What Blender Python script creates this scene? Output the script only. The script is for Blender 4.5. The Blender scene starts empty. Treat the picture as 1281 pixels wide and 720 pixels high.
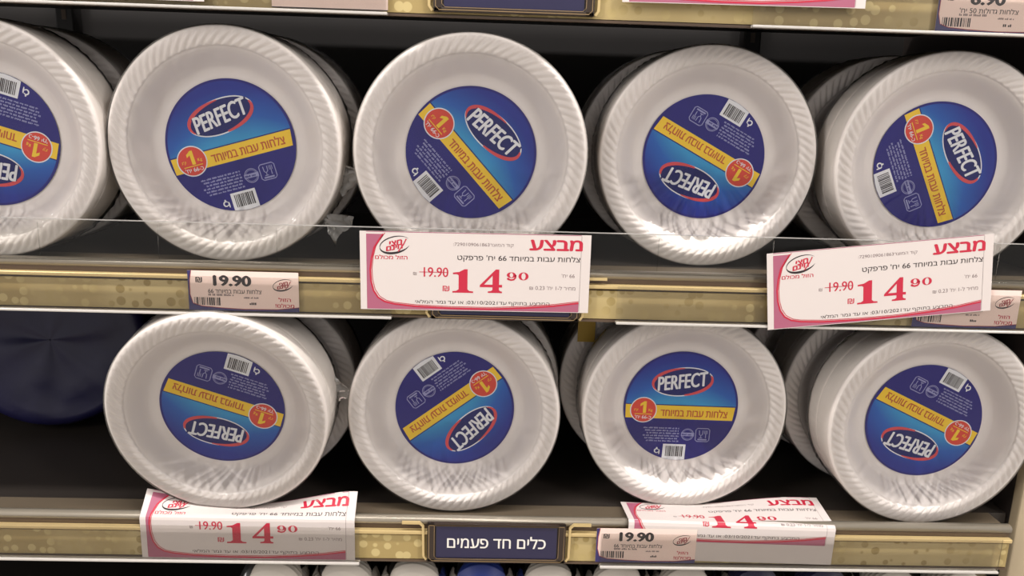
import bpy, bmesh, math, random
from mathutils import Vector, Matrix, noise, geometry
PI = math.pi
C = bpy.context.scene.collection
sc = bpy.context.scene

# ------------------------------------------------------------------ camera
cam = bpy.data.objects.new('camera', bpy.data.cameras.new('camera')); C.objects.link(cam); sc.camera = cam
cam.data.sensor_width = 36.0; cam.data.lens = 36.0 * 1000.0 / 1281.0
cam.data.clip_start = 0.02; cam.data.clip_end = 30
pitch, yaw, rol = (math.radians(a) for a in (12.823, 1.742, 1.774))
fw = Vector((math.sin(yaw)*math.cos(pitch), math.cos(yaw)*math.cos(pitch), -math.sin(pitch)))
rt = Vector((math.cos(yaw), -math.sin(yaw), 0)); up = rt.cross(fw)
rt2 = math.cos(rol)*rt + math.sin(rol)*up; up2 = -math.sin(rol)*rt + math.cos(rol)*up
m = Matrix((rt2, up2, -fw)).transposed().to_4x4(); m.translation = (0, -0.75, 0)
cam.matrix_world = m

# ------------------------------------------------------------------ world, lights, exposure
sc.view_settings.view_transform = 'Standard'; sc.view_settings.look = 'None'
sc.view_settings.gamma = 1.0; sc.view_settings.use_curve_mapping = False
sc.view_settings.exposure = 0.42
sc.cycles.transparent_max_bounces = 16
w = bpy.data.worlds.new('shop_air'); sc.world = w; w.use_nodes = True
w.node_tree.nodes['Background'].inputs[0].default_value = (1.0, 0.95, 0.925, 1)
w.node_tree.nodes['Background'].inputs[1].default_value = 0.52
def area(name, loc, target, sx, sy, power, col=(1.0, 0.945, 0.91)):
    l = bpy.data.lights.new(name, 'AREA'); l.shape = 'RECTANGLE'; l.size = sx; l.size_y = sy; l.energy = power; l.color = col
    o = bpy.data.objects.new(name, l); C.objects.link(o); o.location = loc
    o.rotation_euler = (Vector(target) - Vector(loc)).to_track_quat('-Z', 'Y').to_euler(); return o
area('ceiling_or_fill_light', (0.1, -0.75, 1.9), (0.1, -0.6, -0.2), 3.0, 0.16, 54)
area('ceiling_or_fill_light', (-1.6, -1.7, 1.75), (0, 0, -0.2), 0.3, 2.4, 44)  # added fill from the left to brighten the sides of the stacks
area('ceiling_or_fill_light', (1.6, -1.7, 1.75), (0, 0, -0.2), 0.3, 2.4, 44)  # matching added fill from the right, for the stack sides

# ------------------------------------------------------------------ materials
def lin(c):
    return tuple(((v/255)/12.92 if v/255 <= 0.04045 else ((v/255+0.055)/1.055)**2.4) for v in c)
MATS = {}
def mat(name, rgb, rough=0.5, metal=0.0, spec=0.5, bump=None, coat=0.0, var=None):
    if name in MATS: return MATS[name]
    mt = bpy.data.materials.new(name); mt.use_nodes = True; nt = mt.node_tree; p = nt.nodes['Principled BSDF']
    c = lin(rgb); p.inputs['Base Color'].default_value = (*c, 1)
    p.inputs['Roughness'].default_value = rough; p.inputs['Metallic'].default_value = metal
    p.inputs['Specular IOR Level'].default_value = spec; p.inputs['Coat Weight'].default_value = coat
    tc = nt.nodes.new('ShaderNodeTexCoord')
    if var:      # (scale, strength) slight tone variation of the surface itself
        n = nt.nodes.new('ShaderNodeTexNoise'); n.inputs['Scale'].default_value = var[0]; n.inputs['Detail'].default_value = 4
        nt.links.new(tc.outputs['Object'], n.inputs['Vector'])
        mx = nt.nodes.new('ShaderNodeMix'); mx.data_type = 'RGBA'
        nt.links.new(n.outputs['Fac'], mx.inputs['Factor'])
        mx.inputs['A'].default_value = (*[v*(1-var[1]) for v in c], 1); mx.inputs['B'].default_value = (*[min(1, v*(1+var[1])) for v in c], 1)
        nt.links.new(mx.outputs['Result'], p.inputs['Base Color'])
    if bump:
        n = nt.nodes.new('ShaderNodeTexNoise'); n.inputs['Scale'].default_value = bump[0]; n.inputs['Detail'].default_value = 5
        nt.links.new(tc.outputs['Object'], n.inputs['Vector'])
        b = nt.nodes.new('ShaderNodeBump'); b.inputs['Strength'].default_value = bump[1]; b.inputs['Distance'].default_value = 0.001
        nt.links.new(n.outputs['Fac'], b.inputs['Height']); nt.links.new(b.outputs['Normal'], p.inputs['Normal'])
    MATS[name] = mt; return mt

def clear_mat(name, tint, haze, gloss_rough, fres_ior, bump=None, hazecol=(0.8, 0.78, 0.75)):
    mt = bpy.data.materials.new(name); mt.use_nodes = True; nt = mt.node_tree
    for n in list(nt.nodes):
        if n.type != 'OUTPUT_MATERIAL': nt.nodes.remove(n)
    out = nt.nodes[0]
    tr = nt.nodes.new('ShaderNodeBsdfTransparent'); tr.inputs[0].default_value = (*tint, 1)
    df = nt.nodes.new('ShaderNodeBsdfDiffuse'); df.inputs[0].default_value = (*hazecol, 1)
    gl = nt.nodes.new('ShaderNodeBsdfGlossy'); gl.inputs['Roughness'].default_value = gloss_rough
    fr = nt.nodes.new('ShaderNodeFresnel'); fr.inputs[0].default_value = fres_ior
    m1 = nt.nodes.new('ShaderNodeMixShader'); m1.inputs[0].default_value = haze
    m2 = nt.nodes.new('ShaderNodeMixShader')
    nt.links.new(tr.outputs[0], m1.inputs[1]); nt.links.new(df.outputs[0], m1.inputs[2])
    nt.links.new(fr.outputs[0], m2.inputs[0]); nt.links.new(m1.outputs[0], m2.inputs[1]); nt.links.new(gl.outputs[0], m2.inputs[2])
    nt.links.new(m2.outputs[0], out.inputs['Surface'])
    if bump:
        tc = nt.nodes.new('ShaderNodeTexCoord')
        n = nt.nodes.new('ShaderNodeTexNoise'); n.inputs['Scale'].default_value = bump[0]; n.inputs['Detail'].default_value = 3
        n.inputs['Distortion'].default_value = 1.0
        nt.links.new(tc.outputs['Object'], n.inputs['Vector'])
        b = nt.nodes.new('ShaderNodeBump'); b.inputs['Strength'].default_value = bump[1]; b.inputs['Distance'].default_value = 0.002
        nt.links.new(n.outputs['Fac'], b.inputs['Height'])
        nt.links.new(b.outputs['Normal'], gl.inputs['Normal']); nt.links.new(b.outputs['Normal'], fr.inputs['Normal'])
    MATS[name] = mt; return mt

FOAM = mat('white_foam', (238, 231, 226), 0.42, bump=(900, 0.06))
FOAM_EDGE = mat('white_foam_rims', (232, 225, 218), 0.55)
FILM = clear_mat('clear_film', (0.99, 0.989, 0.987), 0.012, 0.07, 1.30, bump=(26, 0.25))
TAILM = clear_mat('clear_film_gathered', (0.93, 0.925, 0.92), 0.30, 0.12, 1.5)
FILMS = clear_mat('clear_film_sides', (0.97, 0.965, 0.96), 0.07, 0.2, 1.12, bump=(26, 0.5))
ACRYL = clear_mat('clear_acrylic', (0.93, 0.93, 0.92), 0.006, 0.06, 1.2, bump=(14, 0.1))
COVER = clear_mat('clear_ticket_cover', (0.955, 0.95, 0.94), 0.01, 0.10, 1.25, bump=(20, 0.15))
LIPM = mat('frosted_plastic_edge', (188, 184, 178), 0.22, spec=0.7)
DECKF = mat('shelf_paint_lit_front', (92, 82, 68), 0.4, var=(9, 0.2))  # lit front zone of the deck, painted in as a lighter colour
DECK = mat('shelf_deck_shaded', (40, 35, 31), 0.5, var=(9, 0.18), bump=(300, 0.05))  # rest of the deck, shade under the shelf above put into the colour
RAILB = mat('rail_brown', (84, 68, 54), 0.35, var=(14, 0.15))
RAILG = mat('rail_lip_grey', (150, 142, 128), 0.28, metal=0.35, var=(16, 0.12))
GOLD = mat('gold_bead', (205, 182, 130), 0.3, metal=0.3, var=(18, 0.1))
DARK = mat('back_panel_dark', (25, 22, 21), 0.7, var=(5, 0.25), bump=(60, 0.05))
BLACK = mat('upright_black', (22, 20, 20), 0.5)
BEIGE = mat('end_post_beige', (170, 155, 128), 0.55, var=(4, 0.1))
PANEL = mat('end_panel_inner', (50, 43, 40), 0.6, var=(5, 0.15))
PAPER = mat('paper_white', (206, 197, 193), 0.6)
TAGP = mat('paper_pink', (236, 212, 202), 0.55)
MAUVE = mat('print_mauve', (160, 88, 112), 0.55)
RED = mat('print_red', (182, 30, 58), 0.5)
DKRED = mat('print_dark_red', (150, 44, 52), 0.5)
INK = mat('print_ink', (34, 24, 28), 0.5)
GREY = mat('print_grey', (120, 104, 104), 0.5)
NAVYP = mat('print_navy_edge', (50, 44, 98), 0.5)
SIGNN = mat('sign_navy', (38, 36, 66), 0.35, var=(30, 0.08))
SIGNW = mat('sign_letters', (225, 222, 215), 0.5)
FRAMEB = mat('sign_frame_brown', (48, 37, 30), 0.3)
FRAMEG = mat('sign_frame_gold', (150, 126, 92), 0.3, metal=0.3)
LNAVY = mat('label_navy', (36, 32, 122), 0.35, spec=0.2)
LDARK = mat('label_logo_navy', (22, 30, 104), 0.35, spec=0.2)
LYEL = mat('label_yellow', (250, 208, 36), 0.4)
LRED = mat('label_red', (222, 60, 38), 0.4)
LROSE = mat('label_rose_red', (214, 66, 74), 0.4)
LORNG = mat('label_orange_text', (196, 84, 22), 0.4)
LWHT = mat('label_white', (236, 238, 242), 0.4)
LPALE = mat('label_pale_text', (150, 152, 200), 0.4)
NAVYBAG = mat('navy_bag', (24, 22, 62), 0.4, var=(30, 0.3), bump=(60, 0.4))
BLUEB = mat('blue_print', (30, 52, 130), 0.4)

def label_blue():
    mt = bpy.data.materials.new('label_blue_gradient'); mt.use_nodes = True; nt = mt.node_tree; p = nt.nodes['Principled BSDF']
    tc = nt.nodes.new('ShaderNodeTexCoord'); sp = nt.nodes.new('ShaderNodeSeparateXYZ'); nt.links.new(tc.outputs['Object'], sp.inputs[0])
    def math_(op, a, b=None):
        n = nt.nodes.new('ShaderNodeMath'); n.operation = op
        for i, v in enumerate((a, b)):
            if v is None: continue
            if isinstance(v, (int, float)): n.inputs[i].default_value = v
            else: nt.links.new(v, n.inputs[i])
        return n.outputs[0]
    yy = math_('DIVIDE', sp.outputs['Y'], 0.0625); xx = math_('DIVIDE', sp.outputs['X'], 0.0625)
    x2 = math_('MULTIPLY', math_('MULTIPLY', xx, xx), 0.42)
    v = math_('ADD', math_('MULTIPLY', math_('SUBTRACT', yy, 0.1), 1.15), x2)
    cr = nt.nodes.new('ShaderNodeValToRGB'); nt.links.new(v, cr.inputs[0])
    e = cr.color_ramp.elements
    e[0].position = 0.0; e[0].color = (*lin((58, 156, 212)), 1); e[1].position = 0.85; e[1].color = (*lin((34, 50, 148)), 1)
    k = e.new(0.38); k.color = (*lin((38, 98, 186)), 1)
    nt.links.new(cr.outputs[0], p.inputs['Base Color']); p.inputs['Roughness'].default_value = 0.35; p.inputs['Specular IOR Level'].default_value = 0.2
    MATS['label_blue_gradient'] = mt; return mt
LBLUE = label_blue()

def strip_mat():
    mt = bpy.data.materials.new('gold_dotted_strip'); mt.use_nodes = True; nt = mt.node_tree; p = nt.nodes['Principled BSDF']
    tc = nt.nodes.new('ShaderNodeTexCoord')
    def vor(scale, off):
        mp = nt.nodes.new('ShaderNodeMapping'); mp.inputs['Scale'].default_value = (1, 0, 1); mp.inputs['Location'].default_value = (off, 0, off*0.7)
        nt.links.new(tc.outputs['Object'], mp.inputs[0])
        v = nt.nodes.new('ShaderNodeTexVoronoi'); v.inputs['Scale'].default_value = scale; v.inputs['Randomness'].default_value = 0.55
        nt.links.new(mp.outputs[0], v.inputs['Vector'])
        r = nt.nodes.new('ShaderNodeValToRGB'); r.color_ramp.elements[0].position = 0.36; r.color_ramp.elements[0].color = (1, 1, 1, 1)
        r.color_ramp.elements[1].position = 0.42; r.color_ramp.elements[1].color = (0, 0, 0, 1)
        nt.links.new(v.outputs['Distance'], r.inputs[0]); return r.outputs[0]
    def mix(fac, a, b):
        x = nt.nodes.new('ShaderNodeMix'); x.data_type = 'RGBA'; nt.links.new(fac, x.inputs['Factor'])
        for s, v in (('A', a), ('B', b)):
            if isinstance(v, tuple): x.inputs[s].default_value = (*v, 1)
            else: nt.links.new(v, x.inputs[s])
        return x.outputs['Result']
    n = nt.nodes.new('ShaderNodeTexNoise'); n.inputs['Scale'].default_value = 5; nt.links.new(tc.outputs['Object'], n.inputs['Vector'])
    r = nt.nodes.new('ShaderNodeValToRGB'); r.color_ramp.elements[0].position = 0.44; r.color_ramp.elements[1].position = 0.56
    nt.links.new(n.outputs['Fac'], r.inputs[0])
    base = mix(r.outputs[0], lin((184, 166, 118)), lin((160, 140, 90)))
    dots = mix(r.outputs[0], lin((150, 130, 78)), lin((190, 172, 120)))
    c = mix(vor(88, 0.0), base, dots)
    nt.links.new(c, p.inputs['Base Color']); p.inputs['Roughness'].default_value = 0.45
    MATS['gold_dotted_strip'] = mt; return mt
STRIP = strip_mat()

# ------------------------------------------------------------------ mesh helpers
class MB:
    """collects quads, polygons and lathes, then links them as one mesh object"""
    def __init__(s): s.v = []; s.f = []; s.m = []; s.mats = []; s.sm = []
    def mi(s, mt):
        if mt not in s.mats: s.mats.append(mt)
        return s.mats.index(mt)
    def add(s, vs, fs, mt, smooth=False):
        o = len(s.v); k = s.mi(mt); s.v += [tuple(p) for p in vs]
        for f in fs: s.f.append([i+o for i in f]); s.m.append(k); s.sm.append(smooth)
    def box(s, x0, x1, y0, y1, z0, z1, mt, bev=0.0):
        if bev > 0:
            bm = bmesh.new(); bmesh.ops.create_cube(bm, size=1)
            for v in bm.verts: v.co = Vector((x0+(x1-x0)*(v.co.x+.5), y0+(y1-y0)*(v.co.y+.5), z0+(z1-z0)*(v.co.z+.5)))
            bmesh.ops.bevel(bm, geom=list(bm.edges), offset=bev, segments=2, profile=0.5, affect='EDGES')
            bm.verts.index_update(); s.add([v.co[:] for v in bm.verts], [[v.index for v in f.verts] for f in bm.faces], mt, False); bm.free(); return
        vs = [(x, y, z) for x in (x0, x1) for y in (y0, y1) for z in (z0, z1)]
        s.add(vs, [(0,1,3,2),(4,6,7,5),(0,4,5,1),(2,3,7,6),(0,2,6,4),(1,5,7,3)], mt)
    def rect(s, x0, x1, y0, y1, z, mt): s.add([(x0,y0,z),(x1,y0,z),(x1,y1,z),(x0,y1,z)], [(0,1,2,3)], mt)
    def poly(s, pts, z, mt): s.add([(x, y, z) for x, y in pts], [list(range(len(pts)))], mt)
    def ell(s, cx, cy, rx, ry, z, mt, n=48, rot=0):
        c, q = math.cos(rot), math.sin(rot)
        s.poly([(cx+rx*math.cos(t)*c-ry*math.sin(t)*q, cy+rx*math.cos(t)*q+ry*math.sin(t)*c) for t in [2*PI*i/n for i in range(n)]], z, mt)
    def arc(s, cx, cy, rx, ry, a0, a1, w0, w1, z, mt, rot=0, n=32):
        """band along an ellipse from angle a0 to a1; its width swells from w0 to w1 and back"""
        c, q = math.cos(rot), math.sin(rot); vs = []; fs = []
        for i in range(n+1):
            t = i/n; a = math.radians(a0+(a1-a0)*t); wd = (w0+(w1-w0)*math.sin(PI*t))/2
            for sg in (-1, 1):
                ex, ey = (rx+sg*wd)*math.cos(a), (ry+sg*wd)*math.sin(a)
                vs.append((cx+ex*c-ey*q, cy+ex*q+ey*c, z))
            if i: fs.append((2*i-2, 2*i-1, 2*i+1, 2*i))
        s.add(vs, fs, mt)
    def line(s, pts, wd, z, mt):
        vs = []; fs = []
        for i, (x, y) in enumerate(pts):
            a = pts[max(0, i-1)]; b = pts[min(len(pts)-1, i+1)]; dx, dy = b[0]-a[0], b[1]-a[1]; L = math.hypot(dx, dy) or 1
            nx, ny = -dy/L*wd/2, dx/L*wd/2; vs += [(x+nx, y+ny, z), (x-nx, y-ny, z)]
            if i: fs.append((2*i-2, 2*i-1, 2*i+1, 2*i))
        s.add(vs, fs, mt)
    def loops(s, loops, z, mt):      # filled outline with holes
        cu = bpy.data.curves.new('t', 'CURVE'); cu.dimensions = '2D'; cu.fill_mode = 'BOTH'
        for lp in loops:
            sp = cu.splines.new('POLY'); sp.points.add(len(lp)-1); sp.use_cyclic_u = True
            for i, (x, y) in enumerate(lp): sp.points[i].co = (x*100, y*100, 0, 1)
        o = bpy.data.objects.new('t', cu); me = o.to_mesh()
        s.add([(v.co.x/100, v.co.y/100, z) for v in me.vertices], [list(p.vertices) for p in me.polygons], mt)
        o.to_mesh_clear(); bpy.data.objects.remove(o); bpy.data.curves.remove(cu)
    def text(s, body, x, y, h, z, mt, width=None, align='C', bold=0.0, shear=0.0, rot=0.0):
        """flat lettering: y is the middle height, h the letter height, width squeezes it to a given length"""
        vs, fs = glyphs(body)
        if not vs: return
        x0 = min(v[0] for v in vs); x1 = max(v[0] for v in vs); y0 = min(v[1] for v in vs); y1 = max(v[1] for v in vs)
        k = h/(y1-y0); kx = k if width is None else width/(x1-x0); W = (x1-x0)*kx
        ox = {'C': -W/2, 'L': 0, 'R': -W}[align]; c, q = math.cos(rot), math.sin(rot); out = []
        for a, b in vs:
            px = (a-x0)*kx+ox; py = (b-y0)*k-h/2; px += shear*py
            out.append((x+px*c-py*q, y+px*q+py*c, z))
        s.add(out, fs, mt)
        if bold > 0:        # heavier strokes: the same letters again, shifted by a stroke fraction
            e = bold*k*0.8; ex = min(e*1.2, h*0.09)
            for i, (dx, dy) in enumerate(((ex, 0), (-ex, 0), (0, e*0.6), (0, -e*0.6), (ex*0.5, 0), (-ex*0.5, 0))):
                s.add([(a+dx, b_+dy, zz+2e-6*(i+1)) for a, b_, zz in out], fs, mt)
    def build(s, name, parent=None):
        me = bpy.data.meshes.new(name); me.from_pydata(s.v, [], s.f)
        for mt in s.mats: me.materials.append(mt)
        me.polygons.foreach_set('material_index', s.m); me.polygons.foreach_set('use_smooth', s.sm); me.update()
        o = bpy.data.objects.new(name, me); C.objects.link(o)
        if parent: o.parent = parent
        return o

_gc = {}
def glyphs(body):
    key = body
    if key in _gc: return _gc[key]
    cu = bpy.data.curves.new('t', 'FONT'); cu.body = body; cu.size = 1; cu.resolution_u = 4; cu.fill_mode = 'NONE'
    o = bpy.data.objects.new('t', cu); me = o.to_mesh()
    P = [(v.co.x, v.co.y) for v in me.vertices]; E = [tuple(e.vertices) for e in me.edges]
    nxt = {}
    adj = {}
    for a, b_ in E: adj.setdefault(a, []).append(b_); adj.setdefault(b_, []).append(a)
    o.to_mesh_clear(); bpy.data.objects.remove(o); bpy.data.curves.remove(cu)
    loops = []; seen = set()                    # closed outlines
    for st in range(len(P)):
        if st in seen or st not in adj: continue
        lp = [st]; seen.add(st); cur = st
        while True:
            c_ = [q for q in adj[cur] if q not in seen]
            if not c_: break
            # keep the direction in which the outline was written
            cur = min(c_, key=lambda q: abs(q-cur)) if len(lp) > 1 else (cur+1 if cur+1 in c_ else c_[0])
            seen.add(cur); lp.append(cur)
        loops.append([P[q] for q in lp])
    # outlines of one letter stay together: triangulate by columns of overlapping outlines
    boxes = [(min(p[0] for p in l), max(p[0] for p in l), l) for l in loops if len(l) > 2]
    boxes.sort(key=lambda t: t[0]); groups = []
    for x0, x1, l in boxes:
        if groups and x0 < groups[-1][0]-1e-4: groups[-1][1].append(l); groups[-1][0] = max(groups[-1][0], x1)
        else: groups.append([x1, [l]])
    V = []; F = []
    for _, ls in groups:
        pts = []; fcs = []; 
        for l in ls: fcs.append(list(range(len(pts), len(pts)+len(l)))); pts += [Vector(p) for p in l]
        eds = [(f[i], f[(i+1) % len(f)]) for f in fcs for i in range(len(f))]
        cv, ce, cf, _a, _b, _c = geometry.delaunay_2d_cdt(pts, eds, [], 0, 1e-6)
        o_ = len(V); V += [(v.x, v.y) for v in cv]
        for f in cf:
            cx = sum(cv[q].x for q in f)/len(f); cy = sum(cv[q].y for q in f)/len(f); wn = 0
            for l in ls:
                for i in range(len(l)):
                    (ax, ay), (bx, by) = l[i], l[(i+1) % len(l)]
                    if (ay <= cy) != (by <= cy):
                        xx = ax+(cy-ay)/(by-ay)*(bx-ax)
                        if xx > cx: wn += 1 if by > ay else -1
            if wn != 0: F.append([o_+q for q in f])
    r = (V, F); _gc[key] = r; return r
def rtl(t):          # Hebrew runs right to left, numbers keep their order
    out = []; run = ''
    for ch in t[::-1]:
        if ch.isdigit() or (ch in '/.:' and run): run = ch+run
        else:
            if run: out.append(run); run = ''
            out.append(ch)
    if run: out.append(run)
    return ''.join(out)

def tag(o, label, cat, group=None, kind=None):
    o['label'] = label; o['category'] = cat
    if group: o['group'] = group
    if kind: o['kind'] = kind
    return o
def empty(name, loc=(0,0,0), rot=(0,0,0)):
    o = bpy.data.objects.new(name, None); o.empty_display_size = 0.02; C.objects.link(o); o.location = loc; o.rotation_euler = rot; return o
def child_copy(o, parent, name=None):
    c = o.copy(); C.objects.link(c); c.parent = parent; return c

# ------------------------------------------------------------------ the setting
def struct(o): o['kind'] = 'structure'; return o
XL, XR = -1.05, 0.556
b = MB(); b.box(-3, 3, -4, 0.6, -1.32, -1.30, mat('floor_tile', (186, 178, 166), 0.3, var=(2, 0.1))); struct(b.build('floor'))
b = MB(); b.box(-3, 3, -4, 0.6, 1.95, 1.97, mat('ceiling_panel', (200, 196, 188), 0.8, var=(2, 0.05))); struct(b.build('ceiling'))
b = MB(); b.box(XL-0.1, XR+0.04, 0.43, 0.45, -1.3, 0.7, DARK); struct(b.build('wall_back'))
up_ = []
for x, nm in ((-0.585, 0), (0.36, 1)):
    b = MB(); b.box(x-0.012, x+0.012, 0.405, 0.43, -1.3, 0.7, BLACK, 0.002)
    for k in range(70): b.box(x-0.003, x+0.003, 0.4045, 0.406, -1.2+k*0.027, -1.187+k*0.027, RAILB)
    o = b.build('shelf_upright')
    tag(o, ['slotted black shelf upright in the dark at the left', 'slotted black shelf upright at the back towards the right'][nm], 'upright')
b = MB(); b.box(0.586, 0.63, 0.045, 0.43, -1.3, 0.7, PANEL)
b.box(0.583, 0.64, 0.030, 0.045, -1.3, 0.7, BEIGE, 0.002); o = b.build('end_panel')
tag(o, 'beige end post and panel closing the shelving at the right edge', 'panel')

# ------------------------------------------------------------------ shelves
def shelf(zb, zt, label, xr=XR, depth=0.40, sunk=0.004):
    """zb: underside of the price rail, zt: top of the front lip"""
    root = empty('shelf', (0, 0, zt))
    h = zb-zt; sk = -sunk
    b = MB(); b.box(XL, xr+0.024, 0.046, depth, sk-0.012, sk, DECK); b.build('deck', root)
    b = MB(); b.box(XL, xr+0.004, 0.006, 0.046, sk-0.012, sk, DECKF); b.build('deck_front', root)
    b = MB(); n = 8        # rounded grey lip along the front
    prof = [(0.012, sk), (0.008, -0.0008), (0.004, 0.0), (0.0005, -0.0008), (-0.0012, -0.003), (-0.0008, -0.0065), (0.002, -0.0085), (0.004, -0.0105)]
    vs = []; fs = []
    for x in (XL, xr): vs += [(x, y, z) for y, z in prof]
    for i in range(len(prof)-1): fs.append((i, i+n, i+n+1, i+1))
    fs.append(tuple(range(n))); fs.append(tuple(range(2*n-1, n-1, -1)))
    b.add(vs, fs, RAILG, True); b.build('front_lip', root)
    b = MB(); b.box(XL, xr, 0.002, 0.006, h+0.001, -0.0085, RAILB); b.build('rail', root)
    b = MB(); b.box(XL, xr, -0.0045, 0.002, -0.0172, -0.0132, GOLD, 0.0008); b.build('gold_bead', root)
    b = MB(); b.box(XL, xr-0.0006, -0.001, 0.0018, h+0.002, -0.0195, STRIP); b.build('dotted_strip', root)
    b = MB(); b.box(XL, xr, -0.002, 0.004, h-0.001, h+0.0012, RAILB); b.build('bottom_ledge', root)
    tag(root, label, 'shelf')
    return root
shelf(0.0757, 0.1257, 'topmost shelf, only its gold dotted price rail seen along the top edge')
shelf(-0.2010, -0.1516, 'middle shelf with gold dotted price rail carrying the upper row of plate packs')
shelf(-0.4630, -0.4145, 'lower shelf with gold dotted price rail carrying the lower row of plate packs', sunk=0.009)
shelf(-0.7500, -0.7000, 'bottom shelf out of sight under the small bowl packs')

def holder(x0, x1, zb, zt, label):
    root = empty('ticket_holder', ((x0+x1)/2, -0.0065, zb)); w_ = (x1-x0)/2
    b = MB(); b.box(-w_, w_, -0.0012, 0.0, 0.001, zt-zb, COVER); b.build('clear_cover', root)
    b = MB(); b.box(-w_, w_, -0.0035, 0.0035, -0.0012, 0.0012, LIPM, 0.0006); b.build('bottom_edge', root)
    tag(root, label, 'ticket holder', 'clear ticket holders on the price rails')
holder(-0.72, -0.0946, 0.0757, 0.110, 'clear plastic ticket holder on the top rail, left of the navy sign')
holder(0.2296, 0.553, 0.0757, 0.110, 'clear plastic ticket holder on the top rail, right half')
holder(-0.72, -0.0919, -0.2010, -0.165, 'clear plastic ticket holder on the middle rail, left half')
holder(0.1237, 0.553, -0.2010, -0.165, 'clear plastic ticket holder on the middle rail, right half')
holder(-0.72, -0.1256, -0.4630, -0.424, 'clear plastic ticket holder on the lower rail, left half')
holder(0.1224, 0.5434, -0.4630, -0.426, 'clear plastic ticket holder on the lower rail, right half')

# clear upright fence along the middle shelf
def fence(x0, x1, label):
    b = MB(); b.box(x0, x1, -0.0030, -0.0015, -0.1535, -0.1150, ACRYL, 0.0004)
    b.box(x0, x1, -0.0034, -0.0011, -0.1152, -0.1144, clear_edge)
    for k in range(int((x1-x0)/0.11)):
        xx = x0+0.05+k*0.11; b.box(xx, xx+0.0008, -0.0034, -0.0030, -0.150, -0.118, ACRYL)
    tag(b.build('clear_fence'), label, 'shelf fence')
clear_edge = clear_mat('clear_acrylic_edge', (0.8, 0.8, 0.78), 0.35, 0.2, 1.5)
fence(-0.80, -0.0005, 'clear acrylic fence standing on the middle shelf, left half')
fence(0.0005, 0.553, 'clear acrylic fence standing on the middle shelf, right half')

# ------------------------------------------------------------------ aisle sign holders
def sign(xc, zb, lettering, label, back=-0.003):
    root = empty('aisle_sign', (xc, back, zb), (PI/2, 0, 0))
    b = MB(); W, H = 0.0710, 0.0425        # local: x right, y up, z to the viewer
    b.box(-W, W, -0.001, H, 0.0, 0.003, FRAMEB, 0.0012)
    for (x0, x1, y0, y1) in ((-W, -W+0.008, -0.001, H), (W-0.008, W, -0.001, H), (-W, W, -0.001, 0.003), (-W, W, H-0.0035, H)):
        b.box(x0, x1, y0, y1, 0.003, 0.0055, FRAMEB, 0.0008)
    b.build('frame', root)
    b = MB()
    for o_, wd in ((0.0018, 0.0007), (0.0072, 0.0005)):
        q = 0.003
        pts = [(-W+o_, H-0.002), (-W+o_, o_*0.4+q), (-W+o_+q, o_*0.4), (W-o_-q, o_*0.4), (W-o_, o_*0.4+q), (W-o_, H-0.002), (-W+o_, H-0.002)]
        b.line(pts, wd, 0.0058, FRAMEG)
    b.build('gold_outline', root)
    b = MB(); b.box(-W+0.009, W-0.009, 0.0035, H-0.0035, 0.003, 0.0042, SIGNN); p = b.build('sign_plate', root)
    if lettering:
        b = MB(); b.text(rtl(lettering), 0, H/2+0.0005, 0.0135, 0.0045, SIGNW, width=0.101, bold=0.012); b.build('lettering', p)
    # the gold bead of the rail turns down on both sides of the sign
    for s_ in (-1, 1):
        b = MB(); pts = [(s_*(W+0.026), H-0.0015), (s_*(W+0.008), H-0.0015), (s_*(W+0.0045), H-0.005), (s_*(W+0.004), 0.004), (s_*(W+0.001), 0.0)]
        vs = []; fs = []
        for i, (x, y) in enumerate(pts):
            a = pts[max(0, i-1)]; c_ = pts[min(len(pts)-1, i+1)]; dx, dy = c_[0]-a[0], c_[1]-a[1]; L = math.hypot(dx, dy)
            nx, ny = -dy/L*0.0012, dx/L*0.0012
            vs += [(x+nx, y+ny, 0.0), (x+nx, y+ny, 0.003), (x-nx, y-ny, 0.003), (x-nx, y-ny, 0.0)]
            if i:
                for k in range(4): fs.append((4*i-4+k, 4*i-4+(k+1) % 4, 4*i+(k+1) % 4, 4*i+k))
        b.add(vs, fs, GOLD); b.build('side_bead', root)
    tag(root, label, 'sign', 'navy category signs in brown frames')
sign(0.0147, -0.4590, 'כלים חד פעמים', 'navy sign in brown frame with white Hebrew lettering on the lower rail')
sign(0.0165, -0.2000, None, 'navy sign in brown frame hidden behind the central promotion sheet')
sign(0.0168, 0.0800, None, 'wide navy sign in brown frame cut off by the top edge')

# ------------------------------------------------------------------ paper prints
SLAB1 = [[(0,0),(0,9),(22,10),(30,16),(30,86),(26,92),(0,93),(0,100),(40,103),(72,125),(78,125),(78,16),(86,10),(108,9),(108,0)]]
SLAB1 = [[(0,0),(0,8),(20,10),(32,18),(32,92),(24,98),(2,98),(2,106),(34,110),(62,125),(78,125),(78,18),(88,10),(108,8),(108,0)]]
SLAB4 = [[(42,0),(42,8),(58,10),(66,16),(66,30),(0,30),(0,40),(82,125),(100,125),(100,44),(116,44),(116,30),(100,30),(100,16),(106,10),(116,8),(116,0)],
         [(22,44),(66,44),(66,92)]]
def ering(cx, cy, rx, ry, n=28): return [(cx+rx*math.cos(2*PI*i/n), cy+ry*math.sin(2*PI*i/n)) for i in range(n)]
DIG0 = [ering(27, 21, 26, 21), ering(27, 21, 11, 18)]
DIG9 = [ering(25, 28, 24, 15), ering(25, 28, 9, 12)]
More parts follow.
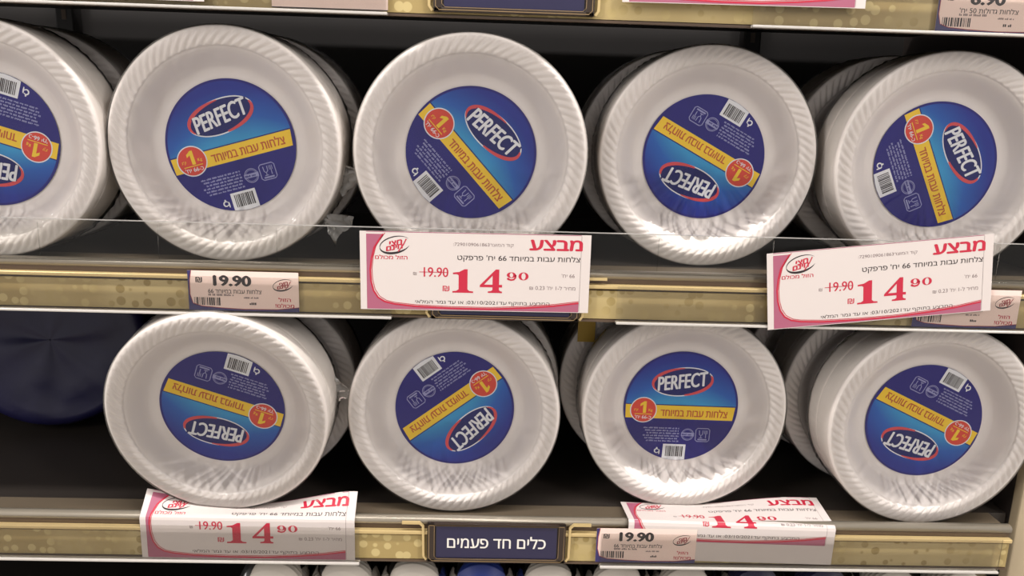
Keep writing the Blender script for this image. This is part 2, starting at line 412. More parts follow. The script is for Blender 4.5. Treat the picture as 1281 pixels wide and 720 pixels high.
def swirl_logo(b, cx, cy, w_, z, c1, c2):
    """chain logo: an open oval swoosh round slanted letters and a stroke"""
    h_ = w_*0.52
    b.arc(cx, cy, w_/2, h_/2, 20, 200, 0.0001, w_*0.035, z, c1, rot=0.25)
    b.arc(cx, cy, w_/2, h_/2, 170, 330, 0.0001, w_*0.075, z, c1, rot=0.25)
    b.text(rtl('חצי'), cx+w_*0.02, cy+h_*0.13, h_*0.27, z+0.00005, c2, width=w_*0.40, bold=0.07, shear=0.25, rot=0.2)
    b.text(rtl('חינם'), cx-w_*0.02, cy-h_*0.17, h_*0.27, z+0.00005, c2, width=w_*0.52, bold=0.07, shear=0.25, rot=0.2)
    b.line([(cx+w_*0.10, cy-h_*0.42), (cx+w_*0.26, cy), (cx+w_*0.36, cy+h_*0.38)], w_*0.035, z+0.0001, c2)
def barcode(b, x0, x1, y0, y1, z, ink, rnd, n=26):
    xs = x0; unit = (x1-x0)/(n*2.6)
    while xs < x1-unit*3:
        k = rnd.choice((1, 1, 2, 3)); b.rect(xs, xs+unit*k, y0, y1, z, ink); xs += unit*(k+rnd.choice((1, 1, 2, 2)))
def small_words(b, x0, x1, y, h, z, mt, rnd):
    x = x0
    while x < x1:
        L = rnd.uniform(2, 6)*h*0.7
        n = max(2, int(L/(h*0.7)))
        for k in range(n):
            a = x+k*h*0.72
            if a+h*0.6 > x1: break
            b.rect(a, a+h*0.55, y-h/2, y+h/2*rnd.choice((1, 1, 0.4)), z, mt)
        x += n*h*0.72+h*0.6

KS = 0.1824e-3
def sp_(x, y): return ((x-640)*KS, -(y-0.027*(x-640)-243)*KS)
def deform_mesh(b, fn, cuts):
    """cut the flat print along horizontal lines, then lay every point onto the bent sheet"""
    bm = bmesh.new()
    vs = [bm.verts.new(p) for p in b.v]
    for f, mi, in zip(b.f, b.m):
        try: nf = bm.faces.new([vs[i] for i in f]); nf.material_index = mi
        except ValueError: pass
    for y in cuts:
        bmesh.ops.bisect_plane(bm, geom=list(bm.verts)+list(bm.edges)+list(bm.faces), plane_co=(0, y, 0), plane_no=(0, 1, 0))
    for x in [-0.1+0.02*i for i in range(11)]:
        bmesh.ops.bisect_plane(bm, geom=list(bm.verts)+list(bm.edges)+list(bm.faces), plane_co=(x, 0, 0), plane_no=(1, 0, 0))
    bm.verts.index_update()
    b.v = [fn(*v.co) for v in bm.verts]; b.f = [[v.index for v in f.verts] for f in bm.faces]; b.m = [f.material_index for f in bm.faces]; b.sm = [False]*len(b.f)
    bm.free()

def promo(loc, rotz, label, fn=None, cuts=(), extra=0.0, tilt=0.0):
    """white promotion sheet 14 90 with mauve edge; local x right, y up, z to the viewer"""
    root = empty('promotion_sheet', loc, (PI/2-tilt, 0, 0)); root.rotation_euler.rotate_axis('Z', rotz)
    parts = []
    b = MB(); W0, W1 = sp_(45, 0)[0], sp_(1232, 0)[0]; T, B = sp_(640, 38)[1], sp_(640, 450)[1]
    ny = 30 if fn else 1; nx = 12
    for i in range(nx):
        for j in range(ny):
            xa, xb = W0+(W1-W0)*i/nx, W0+(W1-W0)*(i+1)/nx; ya, yb = B-extra+(T-B+extra)*j/ny, B-extra+(T-B+extra)*(j+1)/ny
            b.rect(xa, xb, ya, yb, 0, PAPER); 
    parts.append((b, 'paper'))
    b = MB(); z = 0.0001
    curve = [sp_(*p) for p in ((165,40),(140,75),(118,110),(104,165),(97,225),(100,285),(112,335),(135,372),(170,395),(220,408),(330,422),(520,434),(720,440),(900,436),(1050,427),(1180,412))]
    lt = (sp_(78, 40)[0], T-0.0002); lb = (lt[0], B+0.0006); rx_ = sp_(1182, 0)[0]
    for i in range(len(curve)-1):
        a, c_ = curve[i], curve[i+1]
        if i < 8: b.add([(lt[0], a[1], z), (a[0], a[1], z), (c_[0], c_[1], z), (lt[0], c_[1], z)], [(0, 3, 2, 1)], MAUVE)
        else: b.add([(a[0], a[1], z), (c_[0], c_[1], z), (c_[0], lb[1], z), (a[0], lb[1], z)], [(0, 3, 2, 1)], MAUVE)
    b.add([(lt[0], curve[8][1], z), (curve[8][0], curve[8][1], z), (curve[8][0], lb[1], z), (lt[0], lb[1], z)], [(0, 3, 2, 1)], MAUVE)
    b.rect(lt[0], rx_, T-0.0008, T-0.0002, z, MAUVE)
    b.line(curve, 0.0016, z+0.0001, RED)
    b.line([(x+0.0016, y+0.0012) for x, y in curve[:9]]+[(x, y+0.0016) for x, y in curve[9:]], 0.0006, z+0.0001, RED)
    b.rect(rx_, rx_+0.0003, B+0.001, T-0.001, z, GREY)
    parts.append((b, 'border_print'))
    b = MB()
    for lp, ox, oy, k in ((SLAB1, 520, 350, 1), (SLAB4, 662, 352, 1), (DIG9, 800, 287, 1), (DIG0, 861, 287, 1)):
        x0, y0 = sp_(ox, oy); b.loops([[(x0+px*KS*k, y0+py*KS*k) for px, py in l] for l in lp], z, RED)
    cx, cy = sp_(800, 287)
    b.line([(cx+px*KS, cy+py*KS) for px, py in ((48, 28), (46, 14), (38, 5), (24, 2), (8, 6))], 9*KS, z, RED)
    b.ell(cx+9*KS, cy+8*KS, 7*KS, 6*KS, z+0.00005, RED, 12)
    parts.append((b, 'price_digits'))
    b = MB()
    def T_(s_, x, y, h, mt, width=None, bold=0.0, align='C'):
        px, py = sp_(x, y); b.text(s_, px, py, h*KS, z, mt, width=None if width is None else width*KS, bold=bold, align=align)
    T_(rtl('מבצע'), 1052, 105, 54, RED, 268, 0.045)
    T_(rtl('צלחות עבות במיוחד 66 יח\' פרפקט'), 862, 176, 38, INK, 634, 0.008)
    T_(rtl('קוד המוצר:7290109061863'), 678, 102, 22, GREY, 310)
    T_('19.90', 435, 241, 50, RED, 126, 0.01); T_('₪', 326, 248, 16, GREY, 18); T_('₪', 487, 328, 28, RED, 34, 0.01)
    px, py = sp_(428, 241); b.line([(px-80*KS, py), (px+68*KS, py)], 0.0005, z+0.0001, RED)
    T_(rtl('66 יח\''), 1120, 266, 20, GREY, 68); T_(rtl('מחיר ל-1 יח\' 0.23 ₪'), 1040, 330, 22, GREY, 240)
    T_(rtl('המבצע בתוקף עד:03/10/2021 או עד גמר המלאי'), 678, 408, 26, INK, 700)
    parts.append((b, 'lettering'))
    b = MB(); px, py = sp_(225, 96); swirl_logo(b, px, py, 160*KS, z, INK, RED)
    px, py = sp_(205, 160); b.text(rtl('הזול מכולם'), px, py, 22*KS, z, RED, width=165*KS, bold=0.02)
    parts.append((b, 'shop_emblem'))
    pp = None
    for b, nm in parts:
        if fn: deform_mesh(b, fn, [] if nm == 'paper' else cuts)
        o = b.build(nm, root)
    return tag(root, label, 'price sign', 'white promotion sheets priced 14.90')

promo((-0.0122, -0.0105, -0.1540), math.radians(0.3), 'straight white promotion sheet 14.90 at the centre of the middle rail')
promo((0.3745, -0.0115, -0.1537), math.radians(6.6), 'tilted white promotion sheet 14.90 on the right of the middle rail')
promo((0.2200, -0.0105, 0.1305), math.radians(0.4), 'white promotion sheet cut off by the top edge, right of the navy sign')
promo((-0.3610, -0.0105, 0.1180), 0.0, 'white promotion sheet at top left showing only its mauve lower border')

def bend(fold, lift, r=0.005):
    """sheet hangs flat up to the fold height, then bends back over the lip and lies towards the shelf"""
    def fn0(x, y):
        ph = lift(x)                                   # rising angle of the laid-back part
        th = PI/2-ph; s_ = y-fold
        if s_ <= 0: return Vector((x, y, 0))
        L = r*th
        if s_ < L:
            a = s_/r; return Vector((x, fold+r*math.sin(a), -r*(1-math.cos(a))))
        a = th; s2 = s_-L
        return Vector((x, fold+r*math.sin(a)+s2*math.cos(a), -r*(1-math.cos(a))-s2*math.sin(a)))
    def fn(x, y, z):
        p = fn0(x, y); dx = fn0(x+1e-4, y)-p; dy = fn0(x, y+1e-4)-p; n = dx.cross(dy).normalized()
        return tuple(p+n*z)
    return fn
def lift1(x):        # pressed flat under the plate, corners curl upwards
    t = (x+0.008)/0.105; return math.radians(-5+50*min(1, abs(t)**1.6))
def lift2(x):
    t = min(1, max(0, (x+0.04)/0.13)); return math.radians(-8+14*t*t*(3-2*t))
cutl = [-0.03+0.0025*i for i in range(28)]
promo((-0.2385, -0.0050, -0.4238), 0.0, 'white promotion sheet 14.90 bent back under the leftmost plate pack of the lower row',
      bend(0.0048, lift1), cutl)
promo((0.2592, -0.0048, -0.3985), math.radians(-1.0), 'white promotion sheet 14.90 folded back beside the small tag on the lower rail',
      bend(-0.0196, lift2, 0.004), cutl, extra=0.021)

# small shelf tags
def shelf_tag(loc, price, title, label, rotz=0.0, W=0.104, H=0.0385, full=True, seed=1):
    rnd = random.Random(seed)
    root = empty('shelf_tag', loc, (PI/2, 0, 0)); root.rotation_euler.rotate_axis('Z', rotz)
    b = MB(); b.box(-W/2, W/2, 0, H, -0.0003, 0, TAGP); b.build('paper', root)
    z = 0.0001; b = MB()
    pts = [(-W/2+0.0035, H), (-W/2+0.0018, H*0.75), (-W/2+0.0016, H*0.4), (-W/2+0.004, H*0.18), (-W/2+0.012, 0.0042), (-W/2+0.03, 0.0028), (0, 0.0018), (W*0.3, 0.0022), (W/2, 0.0045)]
    n = len(pts)
    for i in range(n-1):
        a, c_ = pts[i], pts[i+1]
        if i < 4: b.add([(-W/2, a[1], z), (*a, z), (*c_, z), (-W/2, c_[1], z)], [(0, 3, 2, 1)], NAVYP)
        else: b.add([(*a, z), (*c_, z), (c_[0], 0, z), (a[0], 0, z)], [(0, 3, 2, 1)], NAVYP)
    b.rect(-W/2, pts[4][0], 0, pts[4][1], z, NAVYP)
    b.line(pts, 0.0006, z+0.00005, DKRED); b.build('border_print', root)
    b = MB()
    b.text(price, -W*0.10, H*0.76, H*0.25, z, INK, width=W*0.33 if len(price) > 4 else W*0.27, bold=0.075); b.text('₪', -W*0.40, H*0.77, H*0.13, z, INK, bold=0.02)
    b.text(rtl(title), -W*0.08, H*0.50, H*0.12, z, INK, width=W*0.48, align='C', bold=0.01)
    small_words(b, -W*0.32, -W*0.08, H*0.40, H*0.05, z, GREY, rnd); small_words(b, 0, W*0.14, H*0.34, H*0.04, z, GREY, rnd)
    small_words(b, W*0.05, W*0.12, H*0.19, H*0.06, z, INK, rnd)
    b.build('lettering', root)
    b = MB(); barcode(b, -W*0.45, -W*0.21, H*0.13, H*0.33, z, INK, rnd, 20); b.build('barcode', root)
    b = MB(); swirl_logo(b, W*0.36, H*0.68, W*0.19, z, INK, DKRED)
    b.text(rtl('הזול'), W*0.37, H*0.31, H*0.10, z, RED, width=W*0.11, bold=0.03); b.text(rtl('מכולם!'), W*0.37, H*0.16, H*0.10, z, RED, width=W*0.17, bold=0.03)
    b.build('shop_emblem', root)
    return tag(root, label, 'price tag')
shelf_tag((-0.2320, -0.0052, -0.1985), '19.90', 'צלחות עבות במיוחד 66', 'small pink shelf tag 19.90 on the left of the middle rail', seed=1)
shelf_tag((0.1698, -0.0056, -0.4590), '19.90', 'צלחות עבות במיוחד 66', 'small pink shelf tag 19.90 on the lower rail right of the navy sign', seed=2)
shelf_tag((0.4665, -0.0052, -0.1985), '19.90', 'צלחות עבות במיוחד 66', 'small pink shelf tag half hidden behind the tilted promotion sheet', seed=3)
shelf_tag((0.4523, -0.0052, 0.0765), '6.90', 'צלחות גדולות 50 יח\'', 'small pink shelf tag 6.90 in the top right corner', W=0.112, seed=4)
b = MB(); b.box(-0.0508, 0.0508, 0, 0.036, -0.0003, 0, TAGP); b.rect(-0.0508, 0.0508, 0, 0.0009, 0.0001, INK); o = b.build('shelf_tag')
o.location = (-0.1453, -0.0052, 0.0780); o.rotation_euler = (PI/2, 0, 0)
tag(o, 'blank pale tag strip at the top edge left of the navy sign', 'price tag')

# ------------------------------------------------------------------ plate packs
R = 0.1095; NF = 72; L_ = 0.056
def plate_mesh():
    seg = NF*8; rows = []
    prof = [(0.001,-.0200),(0.035,-.0200),(0.066,-.0199),(0.0715,-.0190),(0.0745,-.0170),(0.079,-.0125),(0.0845,-.0070),(0.0880,-.0040),(0.0900,-.0030),(0.0912,-.0027)]
    nb = 11; r0, r1 = 0.0915, 0.1068
    band = [(r0+(r1-r0)*i/nb, -.0026+0.0026*math.sin(PI*(0.12+0.88*i/nb)*0.75), i/nb) for i in range(nb+1)]
    full = [(r, z, None) for r, z in prof]+band+[(0.1082,-.0010,None),(0.1092,-.0026,None),(0.1095,-.0042,None),(0.1088,-.0052,None)]
    b = MB(); vs = []; fs = []
    for r, z, t in full:
        for k in range(seg):
            th = 2*PI*k/seg; zz = z
            if t is not None:
                wv = abs(math.sin(0.5*(NF*th + NF*0.135*t)))**0.75   # rounded ridges, sharp valleys; they run outwards clockwise
                if 0 < t < 1: zz += 0.0032*(wv-0.72)*math.sin(PI*min(1, t*1.02))**0.5
            vs.append((r*math.cos(th), r*math.sin(th), zz))
    n = len(full)
    for i in range(n-1):
        for k in range(seg):
            k2 = (k+1) % seg; fs.append((i*seg+k, (i+1)*seg+k, (i+1)*seg+k2, i*seg+k2))
    fs.append(tuple(range(seg)))
    b.add(vs, fs, FOAM, True); return b
def stack_mesh(seed):
    rnd = random.Random(seed); b = MB(); seg = 120; n = 40; pitch = (L_-0.004)/n; rows = []
    clumps = sorted(rnd.sample(range(6, n-4), 3)); ox = oy = 0; gap = 0
    for i in range(n):
        if i in clumps: ox += rnd.uniform(-0.0012, 0.0012); oy += rnd.uniform(-0.0004, 0.0008); gap = 1
        z = -0.0042-i*pitch; j = rnd.uniform(-0.0003, 0.0002)
        if gap: rows.append((R-0.0045, z+pitch*0.1, ox, oy)); gap = 0
        rows += [(R-0.0012+j, z, ox, oy), (R-0.0004+j, z-pitch*0.35, ox, oy), (R-0.0005+j, z-pitch*0.75, ox, oy)]
    z = -L_; rows += [(R-0.004, z-0.001, ox, oy), (0.090, z-0.002, ox, oy), (0.074, z-0.018, ox, oy), (0.070, z-0.0195, ox, oy), (0.001, z-0.0195, ox, oy)]
    vs = []; fs = []
    for r, z, ax, ay in rows:
        for k in range(seg):
            th = 2*PI*k/seg; vs.append((r*math.cos(th)+ax, r*math.sin(th)+ay, z))
    for i in range(len(rows)-1):
        for k in range(seg):
            k2 = (k+1) % seg; fs.append((i*seg+k, (i+1)*seg+k, (i+1)*seg+k2, i*seg+k2))
    b.add(vs, fs, FOAM_EDGE, True); return b
def film_mesh(seed):
    b = MB(); seg = 330; rows = []
    for i in range(37): r = R*0.965*i/36 if i else 0.0005; rows.append((r, 'f'))
    rows += [(R-0.0012, 'e'), (R+0.0006, 'e2')]+[(R+0.0009, 's%d' % i) for i in range(1, 9)]+[(R*0.9, 'b1'), (R*0.62, 'b2'), (R*0.25, 'b3'), (0.004, 'b4')]
    vs = []; fs = []; off = seed*13.7
    for r, kd in rows:
        for k in range(seg):
            th = 2*PI*k/seg; cx, cy = math.cos(th), math.sin(th); rr = r
            if kd == 'f':
                t = r/(R*0.965); sag = max(0.0, -cy-0.1)**1.3*(0.95 if seed == 3 else 0.36)
                q = min(1, max(0, (1-t)/0.26)); q = q*q*(3-2*q)
                z = 0.0010-0.0025*(1-t*t)-0.0125*q*sag*min(1, t*1.6)*(1+0.42*noise.noise(Vector((cx*17+off, cy*17, 1.7+t*0.8))))
                st = noise.noise(Vector((cx*24+off, cy*24, t*2.2))); cr2 = noise.noise(Vector((r*cx*30+off, r*cy*30, 3.1)))
                z += 0.0016*max(0, 0.22-abs(st))*4*q*(1-q)*(0.25+sag)*2.2 + 0.0009*abs(cr2)*(1-t)
                wall = -0.0026-0.0172*min(1, max(0, (0.0912-r)/0.0185)) if r < 0.0912 else 0.0004
                z = max(z, wall+0.0008)
            elif kd == 'e': z = 0.0011
            elif kd == 'e2': z = -0.0012
            elif kd[0] == 's':
                i = int(kd[1:]); z = -0.002-(L_-0.002)*i/8
                rr += 0.0016*abs(noise.noise(Vector((cx*16+off, cy*16, i*0.35))))*(0.4+i*0.12)
            else:
                z = -L_-{'b1': 0.006, 'b2': 0.0225, 'b3': 0.0230, 'b4': 0.0215}[kd] - 0.001*noise.noise(Vector((cx*8+off, cy*8, 1)))
            vs.append((rr*cx, max(rr*cy, -R-0.0006), z))
    n = len(rows)
    for i in range(n-1):
        for k in range(seg):
            k2 = (k+1) % seg; fs.append((i*seg+k, (i+1)*seg+k, (i+1)*seg+k2, i*seg+k2))
    b.add(vs, fs[:37*seg], FILM, True); b.add(vs, fs[37*seg:], FILMS, True); return b
def tail_mesh(seed):           # crumpled gathered end of the film
    rnd = random.Random(seed); b = MB(); n = 14; vs = []; fs = []
    for i in range(n+1):
        for j in range(9):
            u, v = i/n, j/8
            wd = 0.004+0.020*u
            x = -0.024*u+0.002*math.sin(v*9+seed); y = (v-0.5)*wd*1.6; z = 0.004*math.sin(v*17+u*5+seed)*u+0.003*noise.noise(Vector((u*6, v*6, seed)))
            vs.append((x, y, z))
    for i in range(n):
        for j in range(8): fs.append((i*9+j, (i+1)*9+j, (i+1)*9+j+1, i*9+j+1))
    b.add(vs, fs, TAILM, True); return b

RL = 0.0625
def make_label(parent):
    u = RL; rnd = random.Random(5)
    b = MB(); n = 96
    ring = [(u*math.cos(2*PI*i/n), u*math.sin(2*PI*i/n)) for i in range(n)]
    b.add([(x, y, 0) for x, y in ring]+[(x, y, -0.0006) for x, y in ring], [list(range(n))]+[(i, i+n, (i+1) % n+n, (i+1) % n) for i in range(n)], LNAVY)
    base = b.build('label', parent)
    z = 0.0001
    b = MB(); y0 = 0.0                                  # blue upper field
    k = 0.965; pts = [(k*u*math.cos(math.radians(a)), k*u*math.sin(math.radians(a))) for a in [2+176*i/60 for i in range(61)]]
    b.poly(pts, z, LBLUE); b.build('blue_field', base)
    b = MB(); ya, yb = -0.23*u, 0.016*u
    b.poly([(-0.955*u, ya), (0.925*u, ya), (0.955*u, yb), (-0.965*u, yb)], 2*z, LYEL); band = b.build('yellow_band', base)
    b = MB(); b.text(rtl('צלחות עבות במיוחד'), 0.24*u, -0.107*u, 0.145*u, 3*z, LORNG, width=1.17*u, bold=0.022); b.build('hebrew_lettering', base)
    b = MB(); cx, cy = -0.65*u, -0.08*u
    b.ell(cx, cy, 0.235*u, 0.235*u, 3*z, LWHT); b.ell(cx, cy, 0.218*u, 0.218*u, 4*z, LRED)
    q = 0.00172*u; b.loops([[(cx-0.06*u+px*q, cy-0.055*u+py*q) for px, py in ((30,0),(62,0),(62,124),(38,124),(0,96),(0,70),(30,88))]], 5*z, LYEL)
    b.text('Kg', cx+0.125*u, cy-0.005*u, 0.06*u, 5*z, LYEL, bold=0.01); b.text(rtl('ק"ג'), cx-0.13*u, cy-0.005*u, 0.055*u, 5*z, LYEL, bold=0.01)
    b.line([(cx-0.15*u, cy-0.075*u), (cx+0.15*u, cy-0.075*u)], 0.012*u, 5*z, LYEL)
    b.text(rtl('כ-66 יח\''), cx, cy-0.13*u, 0.065*u, 5*z, LWHT, bold=0.01); b.build('red_badge', base)
    b = MB(); rot = math.radians(7); ex, ey = -0.01*u, 0.455*u
    b.ell(ex, ey, 0.535*u, 0.262*u, 2*z, LWHT, 64, rot); b.ell(ex, ey, 0.515*u, 0.243*u, 3*z, LDARK, 64, rot)
    b.arc(ex, ey, 0.515*u, 0.243*u, 85, 205, 0.016*u, 0.06*u, 4*z, LROSE, rot); b.arc(ex, ey, 0.515*u, 0.243*u, -88, 15, 0.026*u, 0.06*u, 4*z, LROSE, rot)
    b.build('logo_oval', base)
    b = MB(); b.text('PERFECT', ex+0.005*u, ey+0.005*u, 0.245*u, 5*z, LDARK, width=0.87*u, bold=0.06, shear=0.12, rot=math.radians(8.5))
    b.text('PERFECT', ex, ey+0.01*u, 0.255*u, 6*z, LWHT, width=0.85*u, bold=0.026, shear=0.12, rot=math.radians(8.5)); b.build('logo_lettering', base)
    b = MB()
    for i in range(6): small_words(b, (-0.62+0.03*(i % 3))*u, 0.015*u, (-0.405-0.048*i)*u, 0.026*u, 2*z, LPALE, rnd)
    b.build('small_print', base)
    b = MB(); cx, cy = 0.165*u, -0.512*u
    for r_, w_ in ((0.105, 0.012), (0.085, 0.006)): b.arc(cx, cy, r_*u, r_*u, 0, 360, w_*u, w_*u, 2*z, LPALE)
    b.rect(cx-0.115*u, cx+0.115*u, cy-0.03*u, cy+0.035*u, 2.5*z, LPALE)
    small_words(b, cx-0.1*u, cx+0.1*u, cy, 0.03*u, 3*z, LNAVY, rnd); b.build('round_emblem', base)
    b = MB(); cx, cy, h_ = 0.43*u, -0.512*u, 0.122*u; q = 0.03*u
    fr = [(cx-h_+q, cy-h_), (cx+h_-q, cy-h_), (cx+h_, cy-h_+q), (cx+h_, cy+h_-q), (cx+h_-q, cy+h_), (cx-h_+q, cy+h_), (cx-h_, cy+h_-q), (cx-h_, cy-h_+q), (cx-h_+q, cy-h_)]
    b.line(fr, 0.014*u, 2*z, LPALE)
    b.line([(cx-0.06*u, cy+0.085*u), (cx-0.055*u, cy+0.01*u), (cx-0.03*u, cy-0.015*u), (cx, cy+0.01*u), (cx+0.005*u, cy+0.085*u)], 0.014*u, 2*z, LPALE)
    b.line([(cx-0.028*u, cy-0.015*u), (cx-0.028*u, cy-0.055*u)], 0.013*u, 2*z, LPALE); b.line([(cx-0.06*u, cy-0.055*u), (cx+0.0*u, cy-0.055*u)], 0.012*u, 2*z, LPALE)
    for i in range(3): b.rect(cx+(0.03+0.022*i)*u, cx+(0.04+0.022*i)*u, cy+0.02*u, cy+0.085*u, 2*z, LPALE)
    b.rect(cx+0.05*u, cx+0.064*u, cy-0.055*u, cy+0.03*u, 2*z, LPALE); b.rect(cx-0.08*u, cx+0.08*u, cy-0.10*u, cy-0.075*u, 2*z, LPALE)
    b.build('food_safe_icon', base)
    b = MB(); b.poly([(-0.25*u, -0.70*u), (-0.255*u, -0.965*u), (-0.1*u, -0.992*u), (0.0*u, -0.998*u), (0.15*u, -0.985*u), (0.15*u, -0.70*u)][::-1], 2*z, LWHT)
    barcode(b, -0.20*u, 0.115*u, -0.93*u, -0.735*u, 3*z, INK, rnd, 18); b.build('barcode', base)
    b = MB(); cx, cy = -0.355*u, -0.835*u
    b.arc(cx, cy, 0.036*u, 0.036*u, 30, 330, 0.012*u, 0.022*u, 2*z, LWHT); b.ell(cx+0.045*u, cy-0.02*u, 0.012*u, 0.05*u, 2*z, LWHT, 10); b.ell(cx+0.0*u, cy+0.055*u, 0.014*u, 0.014*u, 2*z, LWHT, 10)
    b.build('tidy_emblem', base)
    return base

PROTO = {}
def make_pack(name, X, Y, Z, ang, label, tilt=0.0, turn=0.0, roll=0.0, variant=0, with_label=True, group='plate packs of the upper row', tail=None):
    """(X,Z): bottom touching point, Y: rim front plane; ang: turn of the label in degrees"""
    root = empty('plate_pack', (X, Y, Z)); root.rotation_euler = (PI/2-math.radians(tilt), 0, math.radians(turn))
    def part(key, builder, name_, loc, rz=0.0):
        if key not in PROTO:
            o = builder().build(name_, root); PROTO[key] = o
        else: o = child_copy(PROTO[key], root)
        o.location = loc; o.rotation_euler = (0, 0, rz); return o
    rnd = random.Random(X*1000+Z*77+Y)
    part('plate', plate_mesh, 'plate', (0, R, 0), math.radians(roll))
    s_ = part('stack%d' % variant, lambda: stack_mesh(3+variant), 'plate_rims', (0, R, 0)); s_['kind'] = 'stuff'
    part('film%d' % (variant), lambda: film_mesh(1+variant), 'clear_wrapper', (0, R, 0))
    if tail:
        for k, (a, zt_) in enumerate(tail):
            a = math.radians(a)
            o = part('tail%d' % (k % 2), lambda: tail_mesh(k+2), 'wrapper_tail', (math.cos(a)*(R+0.0), R+math.sin(a)*(R+0.0), zt_), a+PI)
    if with_label:
        if 'label' not in PROTO: lb = make_label(root); PROTO['label'] = lb
        else:
            src = PROTO['label']; lb = child_copy(src, root)
            for ch in list(src.children):
                c = ch.copy(); C.objects.link(c); c.parent = lb
        lb.location = (0, R, -0.0186); lb.rotation_euler = (0, 0, math.radians(ang))
    tag(root, label, 'plate pack', group)
    return root
US, LS = -0.1548, -0.4227; G1, G2 = 'plate packs of the upper row', 'plate packs of the lower row'
make_pack('', -0.4705, 0.009, US, 164, 'white plate pack cut off by the left edge, front of the upper row', variant=1, group=G1)
make_pack('', -0.2503, 0.015, US, 16, 'white plate pack above the left 19.90 tag, label tipped slightly upwards', variant=0, group=G1, tail=[(-38, -0.028)], turn=-1)
make_pack('', -0.0195, 0.007, US, -48, 'white plate pack right above the central promotion sheet', variant=1, group=G1, tail=[(-168, -0.03)])
make_pack('', 0.2165, 0.052, US, 152, 'white plate pack with upside-down label between the two middle promotion sheets', variant=2, group=G1)
make_pack('', 0.4465, 0.033, US, -65, 'rightmost white plate pack of the upper row, label turned steeply down', variant=0, group=G1)
make_pack('', -0.2655, 0.014, -0.4170, 161, 'leftmost white plate pack of the lower row, standing on the bent promotion sheet', variant=0, group=G2, tilt=-8)
make_pack('', -0.0322, 0.027, LS, -143, 'white plate pack directly above the navy sign, label turned upside down', variant=1, group=G2, tail=[(172, -0.02)])
make_pack('', 0.2125, 0.046, LS, -1, 'white plate pack with upright level label above the right 19.90 tag', variant=2, group=G2)
make_pack('', 0.4660, 0.018, LS, 155, 'rightmost white plate pack of the lower row beside the end post', variant=0, group=G2)
GB = 'plate packs standing behind the front ones'
for (x, y, z, lab, tl, v) in (
    (-0.469, 0.100, US+0.000, 'second white plate pack behind the cut-off one at upper left', 3, 0),
    (-0.243, 0.106, US+0.000, 'second white plate pack behind the pack above the left 19.90 tag', 0, 1),
    (0.205, 0.145, US, 'second white plate pack behind the upside-down pack of the upper row', 0, 1),
    (0.432, 0.128, US, 'second white plate pack behind the rightmost pack of the upper row', 2, 2),
    (-0.254, 0.100, LS, 'second white plate pack behind the leftmost pack of the lower row', 0, 1),
    (-0.026, 0.122, LS, 'second white plate pack behind the pack above the navy sign', 0, 0),
    (0.196, 0.142, LS, 'second white plate pack behind the level-label pack of the lower row', 2, 0),
    (0.452, 0.112, LS, 'second white plate pack behind the rightmost pack of the lower row', 2, 1),
    (0.435, 0.204, LS, 'third white plate pack behind the rightmost pack of the lower row', 0, 0)):
    p = make_pack('', x, y, z, 140+x*300, lab, variant=v, group=GB)
    if abs(x-0.196) < 1e-6:         # yellow tape tag on the wrapper
        b = MB(); b.box(-0.010, 0.010, -0.012, 0.014, -0.0006, 0.0006, mat('yellow_tape', (196, 160, 60), 0.5))
        a = math.radians(143); o = b.build('yellow_sticker', p); o.location = (R*0.93*math.cos(a), R+R*0.93*math.sin(a), 0.004)

# dark blue pack deep in the shelf at lower left
def blue_pack():
    root = empty('blue_plate_pack', (-0.545, 0.215, -0.4145), (PI/2-0.10, 0, math.radians(12))); r_ = 0.112
    b = MB(); seg = 96; rows = [(0.001, 0.0), (0.03, 0.001), (0.06, 0.001), (0.08, 0.002), (0.09, 0.002), (0.1, 0.004), (0.108, 0.002), (0.112, -0.006)]+[(0.112-0.0015*(i % 2), -0.008-0.0022*i) for i in range(30)]+[(0.1, -0.078), (0.001, -0.08)]
    vs = []; fs = []
    for i, (r, z) in enumerate(rows):
        for k in range(seg):
            th = 2*PI*k/seg; zz = z+((0.003*math.sin(r*210+3*math.sin(th*2))*min(1, r*20)) if i < 5 else 0)+(0.003*abs(noise.noise(Vector((r*math.cos(th)*28, r*math.sin(th)*28+r*math.cos(th)*20, 2)))) if i < 5 else 0)
            vs.append((r*math.cos(th), r_+r*math.sin(th), zz))
    for i in range(len(rows)-1):
        for k in range(seg): k2 = (k+1) % seg; fs.append((i*seg+k, (i+1)*seg+k, (i+1)*seg+k2, i*seg+k2))
    b.add(vs, fs, NAVYBAG, True); b.build('plates', root)
    tag(root, 'dark navy wrapped plate pack deep in the shelf at lower left', 'plate pack')
blue_pack()

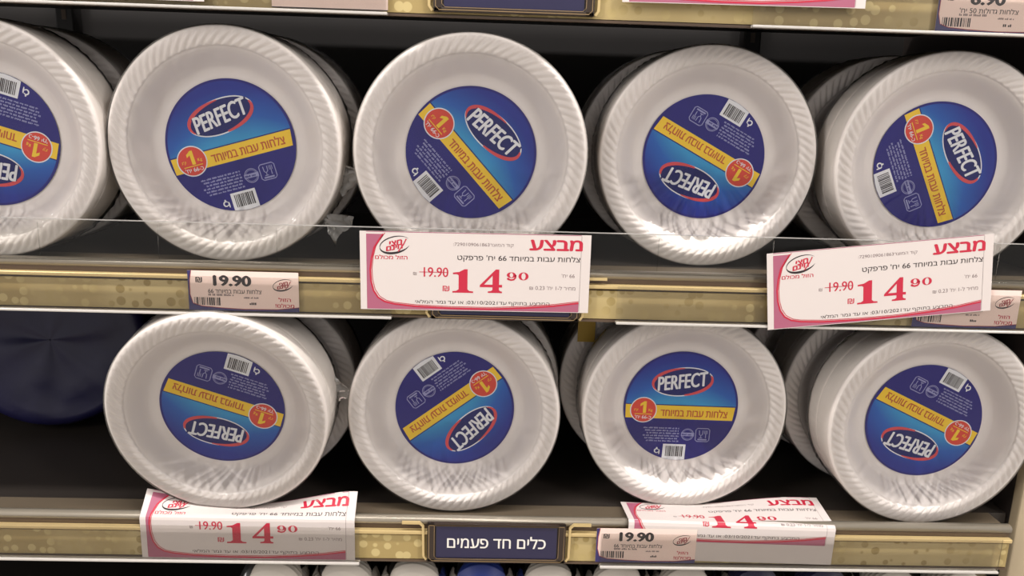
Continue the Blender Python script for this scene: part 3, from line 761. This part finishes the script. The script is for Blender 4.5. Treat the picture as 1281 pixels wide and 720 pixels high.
# ------------------------------------------------------------------ small bowl packs on the bottom shelf
def bowl_pack(x, y, col, label, r_=0.0368):
    root = empty('bowl_pack', (x, y, -0.7038)); H = 0.2208   # rows of stacked bowls, the upper row shows
    seg = 64; b = MB(); vs = []; fs = []; n = 22; rows = []
    zc = H-r_
    for i in range(n):
        yy = i*0.0055; rows += [(r_-0.0035, yy), (r_, yy+0.0015), (r_-0.0003, yy+0.0038)]
    rows = [(0.001, -0.012), (r_*0.4, -0.014)]+[(r_*(0.42+0.0483*q), -0.018+0.0017*q-(0.0016 if q % 2 else 0)) for q in range(12)]+rows+[(r_*0.6, rows[-1][1]+0.01), (0.001, rows[-1][1]+0.012)]
    for r, yy in rows:
        for k in range(seg): th = 2*PI*k/seg; vs.append((r*math.cos(th), yy, zc+r*math.sin(th)))
    for i in range(len(rows)-1):
        for k in range(seg): k2 = (k+1) % seg; fs.append((i*seg+k, i*seg+k2, (i+1)*seg+k2, (i+1)*seg+k))
    b.add(vs, fs, col, True); b.build('bowls', root)
    zb_ = zc-r_
    b = MB(); b.box(-r_, r_, 0.004, 0.12, 0, zb_, mat('carton', (150, 140, 128), 0.7)); b.build('carton_base', root)
    b = MB(); vs = []; fs = []
    prof = [(r_*0.8, -0.010), (r_+0.0003, 0.001), (r_+0.0004, 0.03), (r_+0.0003, 0.06), (r_+0.0004, 0.125)]
    for r, yy in prof:
        for k in range(seg): th = 2*PI*k/seg; q = r+0.0004*abs(noise.noise(Vector((math.cos(th)*9, math.sin(th)*9, yy*30+x*9)))); vs.append((q*math.cos(th), yy, zc+q*math.sin(th)))
    for i in range(len(prof)-1):
        for k in range(seg): k2 = (k+1) % seg; fs.append((i*seg+k, i*seg+k2, (i+1)*seg+k2, (i+1)*seg+k))
    b.add(vs, fs, FILM, True); b.build('clear_wrapper', root)
    tag(root, label, 'bowl pack', 'small bowl packs under the lower rail')
BOWLW = mat('bowl_cream', (206, 198, 186), 0.5)
for x, c_, lab in ((-0.231, BOWLW, 'leftmost cream bowl pack peeping out under the bent promotion sheet'),
                   (-0.152, BOWLW, 'second cream bowl pack from the left under the lower rail'),
                   (-0.0755, BOWLW, 'cream bowl pack just left of the navy sign, under the rail'),
                   (0.000, BLUEB, 'blue rimmed bowl pack under the navy sign'),
                   (0.0765, BOWLW, 'cream bowl pack under the right end of the navy sign'),
                   (0.155, BOWLW, 'cream bowl pack under the left half of the lower 19.90 tag'),
                   (0.232, BOWLW, 'cream bowl pack under the right half of the lower 19.90 tag'),
                   (0.3115, NAVYBAG, 'left one of two dark navy bowl packs under the folded promotion sheet'),
                   (0.390, NAVYBAG, 'right one of two dark navy bowl packs right of the folded promotion sheet'),
                   (0.469, BOWLW, 'cream bowl pack second from the end post'),
                   (0.5455, BOWLW, 'rightmost cream bowl pack beside the end post')):
    bowl_pack(x*0.985, 0.030, c_, lab)
